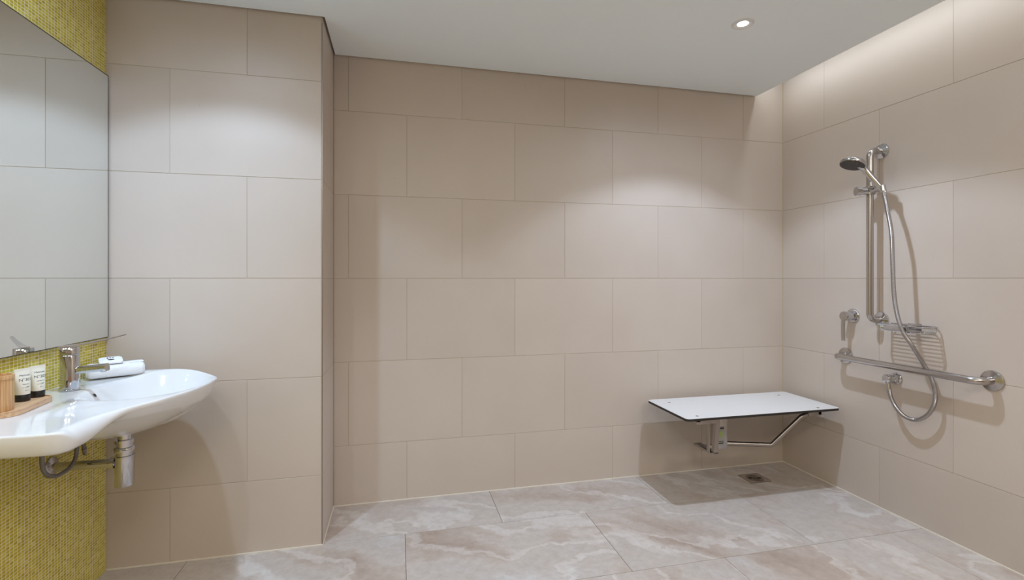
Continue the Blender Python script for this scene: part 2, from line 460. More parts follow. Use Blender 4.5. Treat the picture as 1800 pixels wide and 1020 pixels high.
t = thing('cove_light_strip', 'hidden strip light on the ceiling edge washing the right wall', 'strip light', (2.22, .6, CEIL+.03))
bm = bmesh.new(); box(bm, (2.20, -1.45, CEIL+.031), (2.24, 2.65, CEIL+.055), .002); obj('channel', bm, M_steel, t)
bm = bmesh.new(); box(bm, (2.241, -1.45, CEIL+.036), (2.2435, 2.65, CEIL+.050)); obj('led_diffuser', bm, emis('cove_strip', (1, .95, .88), 3), t, sm=0)

# ------------------------------------------------------------------ mirror
MX = -1.158
t = thing('wall_mirror', 'large frameless wall mirror on the yellow mosaic wall above the basin', 'mirror', (MX, 1.7, .96))
bm = bmesh.new(); box(bm, (XL+.0005, 1.20, .9598), (MX-.0006, 2.3235, 2.030)); obj('backing', bm, M_medge, t, sm=0)
bm = bmesh.new(); box(bm, (MX-.0005, 1.2015, .9615), (MX, 2.3220, 2.0285)); obj('glass', bm, M_mirror, t, sm=0)
bm = bmesh.new()
for lo, hi in (((MX-.0005, 1.2, .9595), (MX+.0004, 2.3235, .9615)), ((MX-.0005, 1.2, 2.0285), (MX+.0004, 2.3235, 2.0315)),
               ((MX-.0005, 2.3220, .9615), (MX+.0004, 2.3240, 2.0285)), ((MX-.0005, 1.2, .9615), (MX+.0004, 1.202, 2.0285))):
    box(bm, lo, hi)
obj('edge_band', bm, M_medge, t, sm=0)['label'] = 'thin dark edge band'

# ------------------------------------------------------------------ wash basin
OUT = [(-.868, 1.420), (-.845, 1.422), (-.822, 1.430), (-.806, 1.446), (-.799, 1.470), (-.797, 1.52), (-.795, 1.565), (-.787, 1.60), (-.770, 1.635),
       (-.745, 1.665), (-.715, 1.70), (-.69, 1.745), (-.67, 1.80), (-.658, 1.86), (-.653, 1.92), (-.656, 1.98), (-.665, 2.04), (-.682, 2.10), (-.71, 2.155),
       (-.75, 2.20), (-.80, 2.232), (-.86, 2.250), (-.93, 2.258)]
def basin():
    B = np.array([tuple(p)[:2] for p in catmull([(x, y, 0) for x, y in OUT], 10)])
    # closed outline in the wall plane: wall edge is open
    by, bx = B[:, 1], B[:, 0]
    ny, nx = 190, 120
    s = np.linspace(0, 1, ny)
    Y0, Y1 = 1.420, 2.258
    Ys = Y0+(Y1-Y0)*(.5-.5*np.cos(np.pi*s))*.65+(Y1-Y0)*s*.35
    order = np.argsort(by)
    D = np.interp(Ys, by[order], bx[order])
    tt = np.linspace(0, 1, nx); tt = .6*np.sin(tt*np.pi/2)+.4*tt
    X = XL+.0005+(D[:, None]-XL-.0005)*tt[None, :]; Y = np.repeat(Ys[:, None], nx, 1)
    # distance to outline (free edges only)
    full = np.vstack([[XL, Y0], B, [XL, Y1]])
    P = np.stack([X.ravel(), Y.ravel()], 1)
    dmin = np.full(len(P), 9.)
    for a, b in zip(full[:-1], full[1:]):
        ab = b-a; l2 = (ab**2).sum()
        if l2 < 1e-14: continue
        u = np.clip(((P-a)@ab)/l2, 0, 1); dd = np.hypot(*(P-(a+u[:, None]*ab)).T); dmin = np.minimum(dmin, dd)
    d = dmin.reshape(X.shape)
    sst = lambda e0, e1, v: (lambda q: q*q*(3-2*q))(np.clip((v-e0)/(e1-e0), 0, 1))
    shelf = 1-sst(1.56, 1.76, Y)             # 1 on the narrow shelf
    front = sst(-1.02, -.93, X)
    far = sst(2.19, 2.23, Y)
    rim = .818+.013*np.maximum(front*(1-shelf), far)
    # bowl opening
    cx, cy = -.846, 1.988; rx, ry = .183, .254
    ex = (X-cx)/rx; ey = (Y-cy)/ry
    skew = np.where(Y < cy, 1.0, .97)
    rho = (np.abs(ex)**2.3+np.abs(ey/skew)**2.3)**(1/2.3)
    q = np.clip(rho, 0, 1)
    depth = .135*(1-q**2.6)
    depth = np.where(rho < 1.06, depth, 0)
    lip = .004*np.exp(-((rho-1.03)/.05)**2)*0
    # softened opening edge
    e = np.clip((rho-.93)/.14, 0, 1); soft = .012*(1-e)**2*(rho > .93)*(rho < 1.07)
    zt = rim-np.where(rho < .93, .135*(1-q**2.6)*.9+.012*0, 0)
    core = .135*(1-np.clip(rho, 0, .999)**2.6)
    zt = rim-np.where(rho < 1.0, core, 0)
    zt = rim-.135*np.maximum(0, 1-np.clip(rho, 0, 2)**2.6)-lip
    # round the crease of the opening
    band = np.clip(1-np.abs(rho-1.0)/.08, 0, 1)
    zt -= .006*band**2
    # outer edge rounding, generous along the shelf front
    endface = sst(1.47, 1.43, Y) if False else 0
    a = .006+.030*(1-sst(1.53, 1.66, Y))*sst(-.98, -.86, X)*sst(1.425, 1.47, Y); k = np.clip(1-d/a, 0, 1)
    top_drop = a*(1-np.sqrt(np.clip(1-k**2, 0, 1)))
    zt = zt-top_drop
    # underside
    dcx, dcy = -.945, 1.97
    r2 = np.sqrt(((X-dcx)/np.where(X > dcx, .285, .26))**2+((Y-dcy)/np.where(Y > dcy, .31, .37))**2)
    zb_b = .664+.118*np.clip(r2, 0, 1.15)**2.1
    zb_s = .757+0*X
    mixs = sst(1.50, 1.68, Y)
    zb = zb_s*(1-mixs)+np.minimum(zb_b, .80)*mixs
    # keep a wall below the bowl
    zb = np.minimum(zb, zt-.012)
    edge_z = rim-a            # where top and bottom skins meet
    kb = np.clip(1-d/.030, 0, 1)
    f = 1-np.sqrt(np.clip(1-kb**2, 0, 1))
    zb = zb*(1-f)+edge_z*f
    zb = np.minimum(zb, zt-1e-4)
    idx = lambda i, j: i*nx+j
    V = np.concatenate([np.stack([X, Y, zt], 2).reshape(-1, 3), np.stack([X, Y, zb], 2).reshape(-1, 3)])
    n = nx*ny; F = []
    for i in range(ny-1):
        for j in range(nx-1):
            F.append((idx(i, j), idx(i, j+1), idx(i+1, j+1), idx(i+1, j)))
            F.append((n+idx(i, j), n+idx(i+1, j), n+idx(i+1, j+1), n+idx(i, j+1)))
    for i in range(ny-1):
        F.append((idx(i, nx-1), n+idx(i, nx-1), n+idx(i+1, nx-1), idx(i+1, nx-1)))
        F.append((idx(i, 0), idx(i+1, 0), n+idx(i+1, 0), n+idx(i, 0)))
    for j in range(nx-1):
        F.append((idx(0, j), n+idx(0, j), n+idx(0, j+1), idx(0, j+1)))
        F.append((idx(ny-1, j), idx(ny-1, j+1), n+idx(ny-1, j+1), n+idx(ny-1, j)))
    me = bpy.data.meshes.new('basin_body'); me.from_pydata(V.tolist(), [], F); me.update()
    bm = bmesh.new(); bm.from_mesh(me)
    bmesh.ops.remove_doubles(bm, verts=bm.verts[:], dist=2e-4)
    bpy.data.meshes.remove(me)
    return bm
t = thing('wash_basin', 'white porcelain wall basin with a side shelf on the mosaic wall', 'basin', (XL, 1.85, .82))
obj('basin_body', basin(), M_porc, t, sm=55)
# overflow: chrome ring round a dark hole, drain in the bowl floor
ov = Vector((-1.0175, 1.957, .7965)); on = Vector((.86, .02, .51)).normalized()
bm = bmesh.new(); lathe(bm, ov, on, [(.0, .0005), (.0065, .0005), (.0065, .003), (.0, .003)], 24, cap=False); obj('overflow_hole', bm, M_black, t)
bm = bmesh.new(); lathe(bm, ov, on, [(.0065, 0), (.0085, .0005), (.0085, .002), (.0065, .0035)], 24, cap=False); obj('overflow_ring', bm, M_chrome, t)
bm = bmesh.new(); lathe(bm, (-.862, 1.955, .683), (0, 0, 1), [(.034, 0), (.034, .0035), (.026, .005), (.024, .002), (0, .001)], 36); obj('drain_fitting', bm, M_chrome, t)

# ------------------------------------------------------------------ mixer tap
fx, fy, fz = -1.092, 1.965, .8192
t = thing('basin_mixer_tap', 'chrome basin mixer tap with a long flat lever on the basin deck', 'tap', (fx, fy, fz))
bm = bmesh.new(); lathe(bm, (fx, fy, fz), (0, 0, 1), [(.0295, 0), (.0295, .004), (.0265, .006), (.0265, .118), (.0255, .120)], 48); obj('tap_body', bm, M_chrome, t)
bm = bmesh.new(); lathe(bm, (fx, fy, fz+.1205), (0, 0, 1), [(.0255, 0), (.0268, .0015), (.0268, .024), (.025, .0265), (0, .027)], 48); obj('cartridge_cap', bm, M_chrome, t)
bm = bmesh.new()
sp = Vector((fx+.015, fy-.002, fz+.066)); se = Vector((fx+.125, fy-.03, fz+.078))
prof = [(a*.010, b*.0125) for a, b in ((-1,-.6),(-.6,-1),(.6,-1),(1,-.6),(1,.6),(.6,1),(-.6,1),(-1,.6))]
tube(bm, [sp, se], .01, prof=prof); spo = obj('spout', bm, M_chrome, t)
bm = bmesh.new(); lathe(bm, se+Vector((-.012, .003, -.009)), (.05, 0, -1), [(.009, 0), (.009, .006), (.0075, .008), (0, .008)], 24); obj('aerator', bm, M_chrome, spo)
bm = bmesh.new()      # long thin flat lever
a0 = Vector((fx-.02, fy-.02, fz+.1485)); a1 = Vector((-.982, 2.085, .991))
dv = (a1-a0); sd = dv.cross(Vector((0, 0, 1))).normalized()
pts = []
for f, hw in ((0, .009), (.12, .012), (.35, .009), (.8, .006), (.97, .005), (1, .003)):
    c = a0+dv*f+Vector((0, 0, -.007*math.sin(math.pi*f))); pts.append((c+sd*hw, c-sd*hw))
up = Vector((0, 0, .0035)); vv = []
for l, r in pts: vv.append([bm.verts.new(l), bm.verts.new(r), bm.verts.new(r+up), bm.verts.new(l+up)])
for A, Bq in zip(vv, vv[1:]):
    for k in range(4): bm.faces.new((A[k], A[(k+1)%4], Bq[(k+1)%4], Bq[k]))
bm.faces.new(vv[0][::-1]); bm.faces.new(vv[-1]); obj('lever', bm, M_chrome, t, sm=30)
bm = bmesh.new(); lathe(bm, Vector((fx, fy, fz+.042))+Vector((.45, -.893, 0))*.0264, (.45, -.893, 0), [(.0028, 0), (.0028, .0006), (0, .0007)], 16); obj('temperature_dot', bm, M_red, t)['label'] = 'small red temperature mark'

# ------------------------------------------------------------------ bottle trap and supply hoses
t = thing('bottle_trap', 'chrome bottle trap and waste pipe under the basin', 'plumbing', (-.947, 2.0, .465))
bx_, by_ = -.947, 2.0
bm = bmesh.new(); lathe(bm, (bx_, by_, .464), (0, 0, 1), [(.026, 0), (.0285, .003), (.0285, .104), (.030, .105), (.030, .108), (.027, .109)], 40); obj('trap_bottle', bm, M_chrome, t)
bm = bmesh.new(); lathe(bm, (bx_, by_, .573), (0, 0, 1), [(.024, 0), (.024, .014), (.0305, .015), (.0315, .018), (.0315, .027), (.029, .030), (.026, .031), (.026, .045), (.029, .046), (.029, .056), (.020, .057), (.020, .092)], 40); obj('trap_collar', bm, M_chrome, t)
bm = bmesh.new(); tube(bm, [(bx_-.02, by_, .547), (XL+.004, by_, .547)], .0155, 28); pp = obj('waste_pipe', bm, M_chrome, t)
bm = bmesh.new(); lathe(bm, (bx_-.026, by_, .547), (-1, 0, 0), [(.021, 0), (.021, .016), (.018, .018)], 32); obj('pipe_nut', bm, M_chrome, pp)
bm = bmesh.new(); lathe(bm, (XL+.0005, by_, .547), (1, 0, 0), [(.036, 0), (.035, .004), (.026, .010), (.018, .013)], 40); obj('wall_flange', bm, M_steel, t)
sup1 = [(-1.08, 1.797, .70), (-1.072, 1.7935, .68), (-1.07, 1.7935, .655), (-1.07, 1.7946, .630), (-1.07, 1.802, .602), (-1.07, 1.8248, .5787), (-1.07, 1.8562, .5655), (-1.07, 1.8944, .5628), (-1.07, 1.9296, .5684), (-1.07, 1.9544, .5877), (-1.07, 1.9614, .6166), (-1.07, 1.9664, .6496), (-1.07, 1.975, .70)]
t1 = thing('supply_hose', 'looped grey braided supply hose under the basin in front of the waste pipe', 'hose', (-1.07, 1.9, .56))
bm = bmesh.new(); tube(bm, catmull(sup1, 8), .0062, 12); obj('braid', bm, M_braid, t1)
t2 = thing('supply_hose', 'short grey braided supply hose end hanging beside the looped one', 'hose', (-1.07, 2.01, .57))
bm = bmesh.new(); tube(bm, catmull([(-1.07, 1.98, .71), (-1.07, 1.988, .655), (-1.07, 1.9975, .620), (-1.072, 2.006, .602)], 8), .0062, 12); obj('braid', bm, M_braid, t2)
bm = bmesh.new(); tube(bm, [(-1.072, 2.005, .604), (-1.075, 2.0155, .5795)], .0078, 12, rad=[.0075, .006]); obj('brass_end', bm, M_steeld, t2)

# ------------------------------------------------------------------ toiletries on the shelf
SZ = .8187
def trot(P, a=math.radians(7), c=(-1.085, 1.70)):
    return [(c[0]+(x-c[0])*math.cos(a)-(y-c[1])*math.sin(a), c[1]+(x-c[0])*math.sin(a)+(y-c[1])*math.cos(a)) for x, y in P]
t = thing('bamboo_tray', 'small oval bamboo tray on the basin shelf', 'tray', (-1.075, 1.71, SZ))
bm = bmesh.new(); prism(bm, trot(rrect(-1.136, 1.600, -1.034, 1.829, .045, 10)), SZ, SZ+.012, .003); obj('tray_base', bm, M_trayw, t)
bm = bmesh.new()
ro = trot(rrect(-1.136, 1.600, -1.034, 1.829, .045, 10)); ri = trot(rrect(-1.131, 1.605, -1.039, 1.824, .040, 10))
a = [bm.verts.new((x, y, SZ+.0115)) for x, y in ro]; b = [bm.verts.new((x, y, SZ+.0150)) for x, y in ro]
c = [bm.verts.new((x, y, SZ+.0150)) for x, y in ri]; e = [bm.verts.new((x, y, SZ+.0122)) for x, y in ri]
nn = len(a)
for i in range(nn):
    j = (i+1) % nn
    for p, q in ((a, b), (b, c), (c, e)): bm.faces.new((p[i], p[j], q[j], q[i]))
obj('tray_lip', bm, M_trayw, t)
TZ = SZ+.0122
t = thing('bamboo_cup', 'round ribbed bamboo cup on the tray at the left edge', 'cup', (-1.088, 1.648, TZ))
bm = bmesh.new()
R0 = .034; nseg = 60
pr = []
for h, rr in ((0, .96), (.001, 1), (.086, 1), (.087, .985), (.088, 1.03), (.0975, 1.04), (.099, 1.02), (.099, .90), (.085, .88)):
    ring = []
    for k in range(nseg*2):
        an = math.pi*k/nseg
        rb = R0*rr*(1 if h > .0865 or k % 4 else .975)
        ring.append(bm.verts.new((-1.088+rb*math.cos(an), 1.648+rb*math.sin(an), TZ+h)))
    pr.append(ring)
for A, Bq in zip(pr, pr[1:]):
    for k in range(nseg*2): bm.faces.new((A[k], A[(k+1)%(nseg*2)], Bq[(k+1)%(nseg*2)], Bq[k]))
bm.faces.new(pr[0][::-1]); bm.faces.new(pr[-1]); obj('cup_body', bm, M_bamboo, t, sm=30)

def tube_bottle(x, y, ang, number, label):
    """squeeze tube standing on its cap; ang = heading of the printed face"""
    t = thing('toiletry_tube', label, 'toiletry', (x, y, TZ), 'toiletry tubes on the bamboo tray')
    f = Vector((math.cos(ang), math.sin(ang), 0)); r = Vector((-f.y, f.x, 0))
    H0, H1 = .021, .098
    def ab(h):
        u = min(max((h-H0)/(H1-.008-H0), 0), 1)
        return .0165+.0045*u, .0158*(1-u**1.7)+.0009
    def pt(th, h, off=0):
        a_, b_ = ab(h)
        return Vector((x, y, TZ+h))+r*(a_+off)*math.sin(th)+f*(b_+off)*math.cos(th)
    bm = bmesh.new(); rings = []
    for i in range(15):
        h = H0+(H1-H0)*i/14
        rings.append([bm.verts.new(pt(2*math.pi*k/32, h)) for k in range(32)])
    for A, Bq in zip(rings, rings[1:]):
        for k in range(32): bm.faces.new((A[k], A[(k+1)%32], Bq[(k+1)%32], Bq[k]))
    bm.faces.new(rings[0][::-1]); bm.faces.new(rings[-1]); obj('tube_body', bm, M_tube, t, sm=50)
    bm = bmesh.new(); lathe(bm, (x, y, TZ), (0, 0, 1), [(.0160, .0005), (.0170, .002), (.0172, .0195), (.0165, .0208)], 32); obj('cap', bm, M_black, t)
    def text(s, size, xc, h, shear=0):
        cu = bpy.data.curves.new('txt', 'FONT'); cu.body = s; cu.size = size; cu.align_x = 'CENTER'; cu.align_y = 'CENTER'; cu.shear = shear
        cu.extrude = 0
        tmp = bpy.data.objects.new('txt', cu); COL.objects.link(tmp)
        dg = bpy.context.evaluated_depsgraph_get(); me = bpy.data.meshes.new_from_object(tmp.evaluated_get(dg))
        bpy.data.objects.remove(tmp); bpy.data.curves.remove(cu)
        for v in me.vertices:
            a_, b_ = ab(h+v.co.y); s_ = max(-.98, min(.98, (v.co.x+xc)/a_))
            p = pt(math.asin(s_), h+v.co.y, .0003); v.co = p-Vector((x, y, TZ))
        link('lettering', me, M_ink, t)
    text('Melrose', .0082, .001, .0775, .35)
    text('N\u00b0'+number, .0118, .002, .0640)
    text('shampoo' if number == '301' else 'conditioner', .0045, .001, .0515)
    text('30 ml', .0040, .001, .0330)
    bm = bmesh.new(); vs_ = []      # small dark leaf shaped emblem
    for k in range(20):
        an = 2*math.pi*k/20; xx = .0095*math.cos(an); hh = .0425+.0018*math.sin(an)*(1.2-abs(math.cos(an)))+.001*math.cos(an)
        a_, b_ = ab(hh); vs_.append(bm.verts.new(pt(math.asin(max(-.98, min(.98, xx/a_))), hh, .0003)))
    bm.faces.new(vs_); obj('emblem', bm, M_ink, t, sm=0)
tube_bottle(-1.100, 1.763, math.radians(-28), '301', 'cream tube with black cap lettered N 301 beside the bamboo cup')
tube_bottle(-1.0935, 1.815, math.radians(-28), '302', 'cream tube with black cap lettered N 302 nearest the mixer tap')

# folded cloth and soap on the far deck
t = thing('hand_towel', 'rolled white hand towel on the rear deck of the basin', 'towel', (-1.06, 2.19, .82))
ux = Vector((.155, .095, 0)).normalized(); uy = Vector((-ux.y, ux.x, 0)); TL = .172
c0 = Vector((-1.118, 2.112, .8200))
bm = bmesh.new(); rings = []
for i in range(17):
    f = i/16; ring = []
    en = min(1, min(f, 1-f)*22+.80)
    for k in range(36):
        an = 2*math.pi*k/36; ca, sa = math.cos(an), math.sin(an)
        yy = math.copysign(abs(ca)**.75, ca)*.041*en; zz = math.copysign(abs(sa)**.8, sa)*.0245*en
        wob = .0009*math.sin(7*f*6.28+k*.9)
        ring.append(bm.verts.new(c0+ux*(TL*f)+uy*(.041+yy)+Vector((0, 0, .0245+zz+wob*(sa > 0)))))
    rings.append(ring)
for A, Bq in zip(rings, rings[1:]):
    for k in range(36): bm.faces.new((A[k], A[(k+1)%36], Bq[(k+1)%36], Bq[k]))
bm.faces.new(rings[0][::-1]); bm.faces.new(rings[-1]); obj('roll', bm, M_cotton, t, sm=60)
bm = bmesh.new()     # spiral of the rolled end
sp_ = []
for k in range(60):
    an = k/59*4.6*math.pi; rr = .10+.85*k/59
    sp_.append(c0-ux*.0012+uy*(.041+.036*rr*math.cos(an))+Vector((0, 0, .0245+.0205*rr*math.sin(an))))
tube(bm, sp_, .0021, 6); obj('spiral_edge', bm, M_cotton, t)
bm = bmesh.new()     # outer flap lying along the top far side
fl = []
for i in range(13):
    f = i/12; fl.append(c0+ux*(TL*f*.98+.002)+uy*.050+Vector((0, 0, .0492+.0006*math.sin(9*f))))
tube(bm, fl, .004, 8, prof=[(a*.020, b*.0035) for a, b in ((-1,0),(-.8,-.9),(.8,-.9),(1,0),(.8,.9),(-.8,.9))]); obj('flap', bm, M_cotton, t)
t = thing('soap_packet', 'wrapped soap with a dark logo on the rolled towel', 'soap', c0+ux*.06+uy*.045+Vector((0, 0, .0475)))
bm = bmesh.new(); rings = []
for sc_, z in ((.80, 0), (1, .003), (1, .008), (.82, .0115), (.5, .0125)):
    ring = []
    for px_, py_ in rrect(-.036*sc_, -.022*sc_, .036*sc_, .022*sc_, .008*sc_, 4):
        ring.append(bm.verts.new(c0+ux*(.070+px_)+uy*(.043+py_)+Vector((0, 0, .0575+z+py_*.33))))
    rings.append(ring)
for A, Bq in zip(rings, rings[1:]):
    for k in range(len(A)): bm.faces.new((A[k], A[(k+1)%len(A)], Bq[(k+1)%len(A)], Bq[k]))
bm.faces.new(rings[0][::-1]); bm.faces.new(rings[-1]); obj('wrapper', bm, M_paper, t)
bm = bmesh.new()
cc = c0+ux*.070+uy*.041+Vector((0, 0, .0697))
for k, (ox, oy, ax_, ay_) in enumerate(((0, -.006, .0110, .0050), (-.009, .007, .0032, .0038), (-.001, .0075, .0030, .0034), (.007, .007, .0032, .0034))):
    vs_ = [bm.verts.new(cc+ux*(ox+ax_*math.cos(2*math.pi*q/14))+uy*(oy+ay_*math.sin(2*math.pi*q/14))+Vector((0, 0, .33*(oy+ay_*math.sin(2*math.pi*q/14))))) for q in range(14)]
    bm.faces.new(vs_)
obj('logo', bm, M_ink, t, sm=0)

# ------------------------------------------------------------------ shower fittings on the right wall
def flange(name, y, z, r, m, parent, bosses=True):
    bm = bmesh.new(); lathe(bm, (XR, y, z), (-1, 0, 0), [(r, 0), (r, .003), (r*.97, .006), (r*.80, .0095), (.021, .0115), (.019, .013)], 44)
    return obj(name, bm, m, parent)
RX = XR-.076
t = thing('vertical_grab_rail', 'polished steel vertical grab rail carrying the hand shower', 'grab rail', (XR, 2.036, .985))
bm = bmesh.new(); tube(bm, fillet([(XR-.004, 2.036, 1.862), (RX, 2.036, 1.862), (RX, 2.036, .985), (XR-.004, 2.036, .985)], .045, 10), .0162, 24); obj('rail', bm, M_steel, t)
flange('flange', 2.036, 1.862, .040, M_chrome, t); flange('flange', 2.036, .985, .040, M_chrome, t)
# slider clamp
sz = 1.655
bm = bmesh.new(); lathe(bm, (RX, 2.036, sz-.022), (0, 0, 1), [(.0175, 0), (.024, .002), (.025, .022), (.024, .042), (.0175, .044)], 32, cap=False)
sl = obj('slider', bm, M_chrome, t)
bm = bmesh.new(); tube(bm, [(RX-.018, 2.040, sz-.004), (RX-.044, 2.050, sz-.004)], .019, 28); tube(bm, [(RX-.045, 2.050, sz-.004), (RX-.066, 2.058, sz-.004)], .017, 28, rad=[.0235, .0225]); obj('clamp_knob', bm, M_chrome, sl)
bm = bmesh.new(); tube(bm, [(RX-.002, 2.022, sz+.001), (RX-.020, 1.962, sz+.004)], .014, 24, rad=[.022, .0175]); tube(bm, [(2.3475, 1.942, sz-.020), (2.346, 1.947, sz+.006)], .014, 28, rad=[.0155, .0165]); obj('holder_arm', bm, M_chrome, sl)

# hand shower: disc head facing down and out, tapering handle held in the slider
t = thing('hand_shower', 'chrome round hand shower with a dark spray face held on the rail', 'shower head', (2.35, 1.955, 1.63))
hb = Vector((2.348, 1.945, 1.642)); ht = Vector((2.288, 1.99, 1.752)); hc = Vector((2.232, 2.002, 1.782))
fn = Vector((-.36, -.03, -.93)).normalized()
bm = bmesh.new(); pth = catmull([hb+Vector((.006, -.006, -.014)), hb, hb.lerp(ht, .5), ht, ht.lerp(hc, .45)+Vector((0, 0, .006))], 8)
n_ = len(pth); tube(bm, pth, .012, 20, rad=[.0125+.0035*min(1, i/n_*1.3) for i in range(n_)]); obj('handle', bm, M_chrome, t)
bm = bmesh.new(); lathe(bm, hc-fn*.014, fn, [(0, 0), (.030, .001), (.050, .006), (.0555, .013), (.0565, .024), (.0545, .028)], 48, cap=False); obj('head_shell', bm, M_chrome, t)
bm = bmesh.new(); lathe(bm, hc-fn*.014, fn, [(.0, .0285), (.0545, .0275), (.0545, .0245)], 48, cap=False); fc = obj('spray_face', bm, M_rubber, t); fc['label'] = 'dark rubber spray face'
bm = bmesh.new(); n1_, n2_ = frame_for(fn)
for rr, cnt in ((.014, 8), (.024, 14), (.034, 20), (.044, 26)):
    for k in range(cnt):
        an = 2*math.pi*k/cnt
        lathe(bm, hc+fn*.0140+(n1_*math.cos(an)+n2_*math.sin(an))*rr, fn, [(.0022, 0), (.0016, .0022)], 6)
nz = obj('nozzles', bm, mat('nozzle_rubber', (.16, .15, .15), .5), fc, sm=0); nz['kind'] = 'stuff'

t = thing('shower_hose', 'flexible steel shower hose looping from the hand shower to the wall outlet', 'hose', (2.39, 1.82, .52))
HP = [(2.350, 1.939, 1.628), (2.348, 1.932, 1.60), (2.335, 1.9084, 1.5332), (2.33, 1.8845, 1.4194), (2.325, 1.8749, 1.281), (2.322, 1.867, 1.1439), (2.318, 1.8516, 1.0491),
      (2.318, 1.8246, .9567), (2.345, 1.8018, .889), (2.40, 1.792, .8031), (2.427, 1.7751, .7358), (2.42, 1.7516, .6722), (2.41, 1.7493, .6155),
      (2.405, 1.7754, .5614), (2.40, 1.823, .5257), (2.395, 1.8726, .5299), (2.393, 1.9127, .5639), (2.392, 1.9376, .6087), (2.39, 1.9446, .6469)]
bm = bmesh.new(); tube(bm, catmull(HP, 14), .0092, 14); obj('hose_sleeve', bm, M_hose, t)
bm = bmesh.new(); tube(bm, [(2.390, 1.945, .640), (2.3925, 1.951, .672)], .0102, 20); obj('lower_collar', bm, M_steel, t)
bm = bmesh.new(); tube(bm, [(2.3485, 1.935, 1.607), (2.351, 1.9395, 1.632)], .0102, 20); obj('upper_collar', bm, M_steel, t)

t = thing('wall_outlet_elbow', 'round chrome wall outlet elbow below the horizontal grab rail', 'pipe fitting', (XR, 1.957, .695))
bm = bmesh.new(); lathe(bm, (XR, 1.957, .695), (-1, 0, 0), [(.030, 0), (.030, .006), (.027, .010), (.021, .012), (.021, .020), (.024, .021), (.024, .034), (.019, .036), (.017, .048)], 40); obj('outlet_flange', bm, M_chrome, t)
bm = bmesh.new(); lathe(bm, (XR-.045, 1.957, .695), (-1, 0, 0), [(.020, 0), (.0225, .006), (.0225, .022), (.019, .027), (0, .028)], 40); obj('elbow_head', bm, M_chrome, t)
bm = bmesh.new(); tube(bm, [(XR-.061, 1.955, .688), (XR-.0612, 1.952, .672)], .012, 24); obj('elbow_stub', bm, M_chrome, t)

t = thing('shower_mixer', 'chrome single lever shower mixer on the right wall', 'tap', (XR, 2.205, .990))
bm = bmesh.new(); lathe(bm, (XR, 2.200, .992), (-1, 0, 0), [(.040, 0), (.040, .004), (.036, .009), (.0245, .011), (.0245, .055), (.022, .057), (0, .058)], 44); obj('mixer_body', bm, M_chrome, t)
bm = bmesh.new(); lathe(bm, (XR-.0585, 2.200, .992), (-1, 0, 0), [(.0245, 0), (.026, .003), (.024, .009), (0, .010)], 40)
hd = obj('lever_hub', bm, M_steel, t)
bm = bmesh.new()
lp = [(XR-.064, 2.200, .992), (XR-.066, 2.201, .965), (XR-.066, 2.202, .93), (XR-.064, 2.203, .875), (XR-.062, 2.203, .857)]
tube(bm, catmull(lp, 5), .01, prof=[(a*.004, b*.0105) for a, b in ((-1,-.7),(-.6,-1),(.6,-1),(1,-.7),(1,.7),(.6,1),(-.6,1),(-1,.7))]); obj('lever', bm, M_steel, hd, sm=30)

# horizontal grab rail
t = thing('horizontal_grab_rail', 'long brushed steel horizontal grab rail on the right wall', 'grab rail', (XR, 1.9, .766))
bm = bmesh.new(); tube(bm, fillet([(XR-.004, 2.2446, .766), (RX-.002, 2.2446, .766), (RX-.002, 1.549, .766), (XR-.004, 1.549, .766)], .055, 10), .0165, 24); obj('rail', bm, M_steel, t)
flange('flange', 2.2446, .766, .044, M_steel, t); flange('flange', 1.549, .766, .044, M_steel, t)

# soap basket
t = thing('soap_basket', 'chrome wire soap basket on the right wall beside the rail', 'soap basket', (XR, 1.87, .955))
y0, y1, x0, x1 = 1.752, 1.982, XR-.118, XR-.006
def loop(z, inset=0, r=.0028):
    pts = [(x, y, z) for x, y in rrect(x0+inset, y0+inset, x1, y1-inset, .028, 6)]
    bm_ = bmesh.new(); tube(bm_, pts+[pts[0]], r, 8, cap=False); return bm_
obj('top_wire', loop(.972, 0, .0032), M_chrome, t); obj('bottom_wire', loop(.945, .006, .0026), M_chrome, t)
for k in range(9):
    xx = x0+.018+(x1-x0-.030)*k/8
    bm = bmesh.new(); tube(bm, [(xx, y0+.006, .9455), (xx, y1-.006, .9455)], .0023, 6); obj('slat_wire', bm, M_chrome, t)
for k in range(7):
    xx = x0+.026+(x1-x0-.04)*k/6
    for yy in (y0, y1):
        s_ = .006 if yy == y0 else -.006
        bm = bmesh.new(); tube(bm, [(xx, yy+s_, .945), (xx, yy, .972)], .0016, 6); obj('side_wire', bm, M_chrome, t)
bm = bmesh.new(); box(bm, (x0-.003, y0+.055, .950), (x0+.001, y1-.055, .968), .001); obj('front_plate', bm, M_chrome, t)
bm = bmesh.new(); box(bm, (XR-.0055, 1.835, .940), (XR, 1.90, .980), .002); obj('mount_plate', bm, M_chrome, t)

# ------------------------------------------------------------------ folding shower seat
t = thing('folding_shower_seat', 'white folding shower seat with a black edge in the corner', 'seat', (1.93, 2.65, .475))
bm = bmesh.new(); prism(bm, rrect(1.445, 2.235, 2.408, 2.648, .022, 8), .4615, .4735, .0004, 1); obj('seat_core', bm, M_core, t)['label'] = 'black core of the seat board'
bm = bmesh.new(); prism(bm, rrect(1.4455, 2.2355, 2.4075, 2.6475, .0218, 8), .4736, .4750, .0004, 1); obj('seat_top', bm, M_lam, t)
for x, y in ((1.541, 2.563), (1.5306, 2.2752), (2.2976, 2.5684), (2.2885, 2.268)):
    bm = bmesh.new(); lathe(bm, (x, y, .4748), (0, 0, 1), [(.0075, 0), (.0075, .0012), (.005, .0022), (.002, .0008), (0, .0008)], 20); obj('screw', bm, M_steeld, t)
